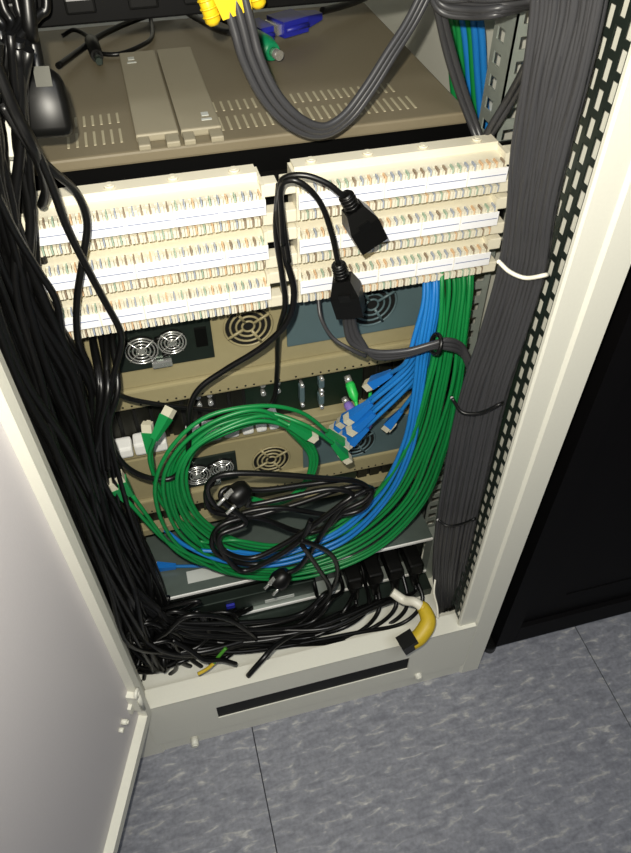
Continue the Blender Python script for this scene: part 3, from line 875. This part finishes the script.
for i in range(5):
    u = i / 4
    pts = bundle_pts([((88, 322), (108, 320), .186), ((92, 345), (112, 345), .150), ((95, 385), (116, 390), .105), ((96, 430), (112, 430), .10), ((92, 470), (118, 480), .10), ((105, 520), (135, 530), .10), ((125, 580), (160, 590), .09), ((140, 620), (185, 630), .085), ((190, 650), (250, 640), .08), ((260, 650), (330, 625), .075)], u, .004)
    cable('power_cable', pts, 0.0034, 'black_rubber', 'black power cord hanging beside the tan servers and turning over the sill', 'cord', 'black cords by the servers', k=6, n=7)

for i in range(11):
    a = rng.uniform(0, 6.3)
    cx_, cy_ = 148 + 5.5 * i + rng.uniform(-8, 8), 652 - 2.2 * i + rng.uniform(-10, 10)
    pts = []
    for k_ in range(9):
        b_ = a + k_ * .75 * (1 if i % 2 else -1)
        px = max(cx_ + (40 - 3 * k_ + 7 * (i % 3)) * math.cos(b_) + rng.uniform(-6, 6), 128)
        py = cy_ + (24 - k_) * math.sin(b_) + rng.uniform(-6, 6)
        lim = 690 - (px - 150) * .247
        pts.append(P(px, min(py, lim - 8), .045 + .03 * (.5 + .5 * math.sin(b_ * .7 + i)) + .002 * k_))
    pts = [P(138 + 3 * i, 596, .115), P(140 + 3 * i, 618, .095)] + pts + [P(160 + 7 * i, 628 - i, .095), P(172 + 8 * i, 618 - i, .122)]
    cable('power_cable', pts, 0.0030 + .0004 * (i % 3), 'black_rubber', 'black power cord curled up in the tangle at the foot of the door hinge', 'cord', 'black cords tangled by the hinge', k=6, n=7)

# ---- black coil of cords in the middle
ck = 'black power cord'
coil1 = [P(238, 507, .085), P(226, 512, .08), P(211, 500, .075), P(208, 484, .07), P(226, 474, .065), P(270, 474, .062), P(320, 478, .06), P(358, 482, .06), P(371, 494, .062), P(360, 510, .064), P(330, 515, .066), P(280, 508, .07), P(240, 514, .074), P(216, 530, .074), P(213, 548, .072), P(230, 560, .07), P(258, 564, .066), P(284, 552, .06), P(318, 522, .052), P(348, 500, .05), P(366, 490, .055)]
coil2 = [P(366, 490, .072), P(350, 480, .07), P(310, 484, .075), P(262, 490, .076), P(228, 488, .078), P(222, 500, .07), P(246, 522, .066), P(220, 535, .06), P(226, 552, .058), P(252, 558, .056), P(282, 545, .054), P(312, 526, .05), P(340, 505, .046), P(352, 494, .05), P(330, 489, .055), P(290, 497, .06), P(250, 505, .062), P(238, 507, .065)]
coil3 = [P(214, 480, .085), P(206, 494, .08), P(215, 512, .078), P(260, 518, .072), P(300, 532, .068), P(325, 528, .062), P(342, 512, .058), P(365, 500, .058), P(371, 488, .064), P(345, 488, .068), P(300, 503, .072), P(262, 514, .074), P(224, 524, .07), P(216, 540, .066), P(240, 570, .062), P(270, 560, .055), P(300, 540, .05), P(311, 520, .046)]
def schuko(c, d, label, pts, r=0.0036):
    """round two-pin plug with its cord"""
    c, d = Vector(c), Vector(d).normalized()
    t = thing('power_cable', label, 'cord', tuple(c), 'coiled black cords with round plugs')
    MB().tube([c, c + d * .006, c + d * .010, c + d * .020, c + d * .026], [.0135, .0145, .0145, .0120, .007], 20).build('plug_body', 'black_plastic', t)
    u = d.orthogonal().normalized()
    for sgn in (-1, 1):
        MB().cyl(c + u * .0075 * sgn, c + u * .0075 * sgn - d * .016, .0022, 8).build('pin', 'chrome', t)
    side = Vector((0, 0, 1)) - d * d.z
    MB().obox(c + d * .004 + side.normalized() * .0135, d.cross(side.normalized()), side.normalized(), d, .003, .0015, .006).build('earth_clip', 'chrome', t)
    MB().tube(spline([c + d * .02] + pts, 8), r, 8).build('cord', 'black_rubber', t)
    return t
schuko(P(232, 500, .055), Vector((.65, .25, .35)), 'coiled black power cord whose round plug rests on top of the coil', [P(248, 500, .056)] + [p for p in coil2[-2::-1]])
schuko(P(276, 584, .060), Vector((.75, .25, .65)), 'coiled black power cord whose round plug hangs below the coil', [P(300, 566, .062), P(318, 540, .055), P(340, 508, .05), P(362, 492, .055)] + coil3[8:])
cable('power_cable', coil1, 0.0036, 'black_rubber', 'long black power cord wound in the coil over the green loop', 'cord', 'black cords wound in the coil')
cable('power_cable', coil3, 0.0036, 'black_rubber', 'long black power cord wound in the coil over the green loop', 'cord', 'black cords wound in the coil')
cable('power_cable', [P(300, 540, .045), P(322, 548, .05), P(335, 560, .06), P(336, 580, .07), P(320, 605, .07), P(290, 620, .075), P(240, 628, .085), P(190, 625, .09)], 0.0034, 'black_rubber', 'black cord dropping from the coil in an arch to the power unit', 'cord', None)
cable('power_cable', [P(302, 545, .05), P(318, 568, .06), P(330, 590, .07), P(318, 612, .07), P(280, 632, .075), P(230, 634, .08), P(180, 630, .085)], 0.0034, 'black_rubber', 'black cord dropping straight from the coil behind the arching cord', 'cord', None)

# ---- plugs in the power unit with their cords
PX = [0.395, 0.430, 0.465, 0.500]
ni = 0
for i, x in enumerate(PX):
    t = thing('power_plug', 'black angled plug seated in a socket of the power unit', 'plug', (x, 0.12, 0.185), 'black plugs in the power unit')
    h = MB().bbox(x - .0125, x + .0125, .100, .1488, .200, .228, .004)
    h.build('housing', 'black_plastic', t)
    MB().tube([(x, .114, .203), (x, .106, .190), (x, .098, .176)], [.0105, .0085, .006], 12).build('strain_relief', 'black_plastic', t)
    a = Vector((x, .098, .178))
    j = i
    pts = [a, Vector((x - .004, .086, .172)), Vector((x - .035, .072, .186 + .003 * j)), Vector((x - .09, .058, .196 + .004 * j)), Vector((x - .17, .052 - .004 * j, .199 + .005 * j)), Vector((x - .25, .058, .203 + .004 * j)), Vector((.13 + .012 * i, .07, .207 + .006 * j)), Vector((.085, .085, .22 + .008 * j))]
    MB().tube(spline([jit(p, .002) if k_ > 1 else p for k_, p in enumerate(pts)], 8), .0036, 8).build('cord', 'black_rubber', t)
for i in range(9):
    u = i / 8
    st = [(428, 600), (412, 606), (398, 608), (384, 612), (370, 606), (350, 608), (336, 600), (330, 592), (322, 604)][i]
    xs_ = .505 - .021 * i
    pts = [Vector((xs_, .1545, .190)), Vector((xs_ - .002, .118, .182)), P(st[0] - 4, st[1], .072), P(st[0] - 26, st[1] + 22, .060), P(st[0] - 70, st[1] + 34 - 6 * u, .052 + .004 * (i % 3)), P(250 - 10 * i, 650 - 4 * i, .055 + .004 * (i % 3)), P(190 - 4 * i, 646 - 5 * i, .065), P(150 - 3 * i, 625 - 6 * i, .075)]
    cable('power_cable', [jit(p, .003) for p in pts], 0.0035, 'black_rubber', 'black power cord sweeping over the sill from the power unit plugs', 'cord', 'black cords sweeping over the sill')
cable('power_cable', [P(248, 676, .006), P(262, 660, .012), P(276, 645, .03), P(300, 632, .05), P(340, 622, .06)], 0.0042, 'black_rubber', 'short black cord end resting on the white sill', 'cord', None)
cable('power_cable', [P(236, 664, .028), P(222, 660, .03), P(205, 660, .03), P(190, 650, .04), P(172, 640, .05)], 0.0036, 'black_rubber', 'black cord end lying over the sill next to the earth wire', 'cord', None)
ew = thing('earth_wire', 'green and yellow earth wire lying on the sill', 'wire', tuple(P(215, 665, .03)))
MB().tube(spline([P(226, 648, .04), P(219, 656, .036), P(214, 663, .033)], 6), .0028, 7).build('green_section', 'earth_green', ew)
MB().tube(spline([P(214, 663, .033), P(207, 669, .030), P(198, 674, .028)], 6), .0028, 7).build('yellow_section', 'yellow_tape', ew)

# ---- taped connector hanging over the sill
yc = thing('taped_connector', 'black connector with yellow tape hanging from a white cord over the sill', 'connector', tuple(P(408, 643, -.02)))
q0, q1, q2, q3 = P(404, 600, .045), P(424, 609, .02), P(428, 622, .0), P(420, 636, -.014)
MB().tube(spline([P(392, 592, .06), q0, P(415, 602, .032), q1], 6), .0075, 10).build('white_cord', 'tie_white', yc)
MB().tube(spline([P(420, 606, .025), q1, q2, q3, P(411, 642, -.018)], 6), [.0085 + .0045 * min(1, i_ / 14) for i_ in range(25)], 12).build('tape_wrap', 'yellow_tape', yc)
d = (P(399, 648, -.020) - P(415, 638, -.015)).normalized()
u = Vector((0, 0, 1)).cross(d).normalized(); v = d.cross(u)
MB().obox(P(408, 642, -.018), u, v, d, .0115, .0125, .013).build('connector_body', 'black_plastic', yc)
MB().obox(P(408, 642, -.018) + d * .0132, u, v, d, .0045, .002, .0005).build('contact', 'chrome', yc)
cable('white_wire', [P(436, 574, .07), P(434, 592, .05), P(437, 606, .035), P(438, 618, .018)], .0016, 'tie_white', 'thin white wire hanging beside the taped connector', 'wire', None)

# ---- console cable with yellow plug, hanging in a U over the beige case
kc = thing('console_cable', 'flat three-core grey cable with yellow plug drooping over the beige case', 'cable', tuple(P(315, 134, .15)))
mid = [P(235, -2, .162), P(243, 28, .158), P(252, 60, .154), P(270, 96, .15), P(295, 122, .148), P(322, 131, .15), P(346, 118, .154), P(368, 90, .160), P(390, 55, .168), P(412, 20, .176), P(432, -20, .182)]
sm = spline(mid, 8)
for s_ in (-1, 0, 1):
    pts = []
    for i, p in enumerate(sm):
        t = (sm[min(i + 1, len(sm) - 1)] - sm[max(i - 1, 0)]).normalized()
        side = t.cross(Vector((0, 1, .5))).normalized()
        w = 0.0074 * (1 - 0.35 * i / len(sm))
        pts.append(p + side * w * s_)
    MB().tube(pts, [0.0040 * (1 - .3 * i / len(sm)) for i in range(len(sm))], 8).build('core', 'grey_jacket', kc)
cp, cdn = P(230, -7, .165), (P(236, 14, .163) - P(228, -12, .165)).normalized()
ux = Vector((1, 0, 0)); ux = (ux - cdn * ux.dot(cdn)).normalized(); uv = cdn.cross(ux)
MB().obox(cp, ux, uv, cdn, .0165, .008, .015, .75).build('plug_housing', 'yellow_plastic', kc)
for s_ in (-1, 1):
    c = cp + ux * .0195 * s_ + cdn * .004
    sc_ = MB().tube([c - cdn * .012, c - cdn * .010, c + cdn * .010, c + cdn * .013], [.005, .0065, .0065, .004], 10)
    for k in range(3):
        sc_.ring(c + cdn * (-.006 + .006 * k), cdn, .0066, .0010, 12, 4)
    sc_.build('thumb_screw', 'yellow_plastic', kc)

# ---- blue monitor plugs, green plug and small cords on the case
def vga(a, b, label):
    a, b = Vector(a), Vector(b)
    d = (b - a).normalized()
    u = Vector((0, 0, 1)); v = d.cross(u)
    L = (b - a).length
    t = thing('monitor_plug', label, 'plug', tuple((a + b) / 2), 'blue monitor plugs on the case')
    MB().obox(a + d * L * .30, u, v, d, .0085, .017, L * .22, 1).build('housing', 'vga_blue', t)
    MB().obox(a + d * L * .68, u, v, d, .0075, .014, L * .2, .5).build('grip', 'vga_blue', t)
    MB().obox(a + d * L * .05, u, v, d, .0055, .012, L * .05).build('metal_shell', 'chrome', t)
    for s_ in (-1, 1):
        MB().tube([a + v * .0185 * s_ + d * L * .1, a + v * .0185 * s_ + d * L * .5], .003, 8).build('thumb_screw', 'vga_blue', t)
    return t
vga(PZ(269, 29, .940), PZ(238, 36, .940), 'blue monitor plug lying on the case next to the green plug')
vga(PZ(271, 28, .940), PZ(325, 13, .940), 'blue monitor plug lying on the case joined to another blue plug')
t = thing('keyboard_plug', 'green round keyboard plug lying on the beige case', 'plug', tuple(PZ(263, 44, .924)))
a, b = PZ(248, 38, .938), PZ(273, 52, .938)
MB().tube([a, a.lerp(b, .15), a.lerp(b, .7), b], [.008, .0135, .0135, .009], 14).build('grip', 'ps2_green', t)
MB().tube([b, b + (b - a) * .25], .0055, 12).build('metal_shell', 'chrome', t)
MB().tube(spline([a, PZ(240, 28, .93), PZ(222, 20, .93), PZ(205, 12, .93)], 6), .0028, 8).build('cord', 'black_rubber', t)
cable('power_cable', [PZ(322, 11, .938), PZ(345, 5, .936), PZ(368, -4, .936), PZ(390, -20, .94)], .0045, 'grey_jacket', 'grey monitor cord running back from the blue plug', 'cord', None)
cable('power_cable', [PZ(244, 32, .938), PZ(222, 31, .934), PZ(200, 20, .934), PZ(180, 8, .934)], .004, 'grey_jacket', 'grey monitor cord running back from the shorter blue plug', 'cord', None)
cable('power_cable', [PZ(58, 66, .932), PZ(80, 50, .93), PZ(100, 36, .93), PZ(130, 22, .93), PZ(170, 8, .93)], .0035, 'black_rubber', 'dark lead running back over the case from the power adapter', 'cord', None)
cable('power_cable', [PZ(62, 36, .926), PZ(75, 30, .93), PZ(92, 40, .926), PZ(98, 52, .926), PZ(118, 54, .926), PZ(140, 46, .926), PZ(152, 36, .926), PZ(150, 14, .926)], .0026, 'black_rubber', 'thin black lead curling on top of the beige case', 'cord', None)
tt = thing('lead_plug', 'small black plug at the end of a thin lead on the beige case', 'plug', tuple(PZ(94, 48, .924)))
a, b = PZ(90, 38, .931), PZ(97, 56, .931)
MB().tube([a, a.lerp(b, .2), b], [.004, .008, .007], 10).build('grip', 'black_plastic', tt)
MB().tube([b, b + (b - a) * .3], .004, 10).build('metal_shell', 'dark_steel', tt)

# ---- power adapter hanging on the left
ad = thing('power_adapter', 'black plug-in power adapter hanging beside the beige case', 'adapter', tuple(P(48, 140, .13)))
c0, c1 = P(38, 70, .15), P(51, 138, .13)
d = (c1 - c0).normalized(); u = (Vector((1, 0, 0)) - d * d.x).normalized(); v = d.cross(u)
bm_ = MB()
L = (c1 - c0).length
rings = [(0.0, .55, .6), (.08, .78, .85), (.2, .9, 1), (.5, 1, 1), (.85, 1.04, 1), (.96, .92, .85), (1.0, .7, .6)]
vs, n_ = [], 16
for tt_, sx, sy in rings:
    for k in range(n_):
        a = 2 * math.pi * k / n_
        ca, sa = math.cos(a), math.sin(a)
        e = 0.45
        vs.append(c0 + d * L * tt_ + u * .0195 * sx * math.copysign(abs(ca) ** e, ca) + v * .016 * sy * math.copysign(abs(sa) ** e, sa))
fs = [[i * n_ + k, i * n_ + (k + 1) % n_, (i + 1) * n_ + (k + 1) % n_, (i + 1) * n_ + k] for i in range(len(rings) - 1) for k in range(n_)]
fs += [list(range(n_))[::-1], [(len(rings) - 1) * n_ + k for k in range(n_)]]
bm_._add(vs, fs, True)
bm_.build('housing', 'black_plastic', ad)
fc = P(44, 76, .128)
MB().obox(c0 + d * L * .12 - v * (.0150 if v.y > 0 else -.0150) + u * .004, u, v, d, .006, .0012, .007).build('rating_label', 'slot_cover', ad)
MB().tube(spline([c0 + d * .004, c0 - d * .02, P(30, 30, .15), P(26, -10, .155)], 6), .0058, 10).build('cord', 'black_rubber', ad)
ck_ = thing('white_bracket', 'white plastic clip on the rail behind black cords', 'bracket', tuple(P(16, 165, .13)))
MB().obox(P(14, 118, .14), RIGHT, FWD, DOWN, .008, .004, .032).build('clip_body', 'white_paint', ck_)
MB().obox(P(20, 160, .135), RIGHT, FWD, DOWN, .010, .004, .012).build('clip_foot', 'white_paint', ck_)
# cords hanging above on the left
for i in range(5):
    cable('power_cable', [P(-20 + 16 * i, -20, .17), P(-10 + 14 * i, 8, .165), P(4 + 8 * i, 30 - 3 * i, .16), P(-8 + 3 * i, 60, .13), P(-30 + 3 * i, 110, .10)], .0036, 'black_rubber', 'black cord falling from the console switch behind the power adapter', 'cord', 'black cords at the console switch')
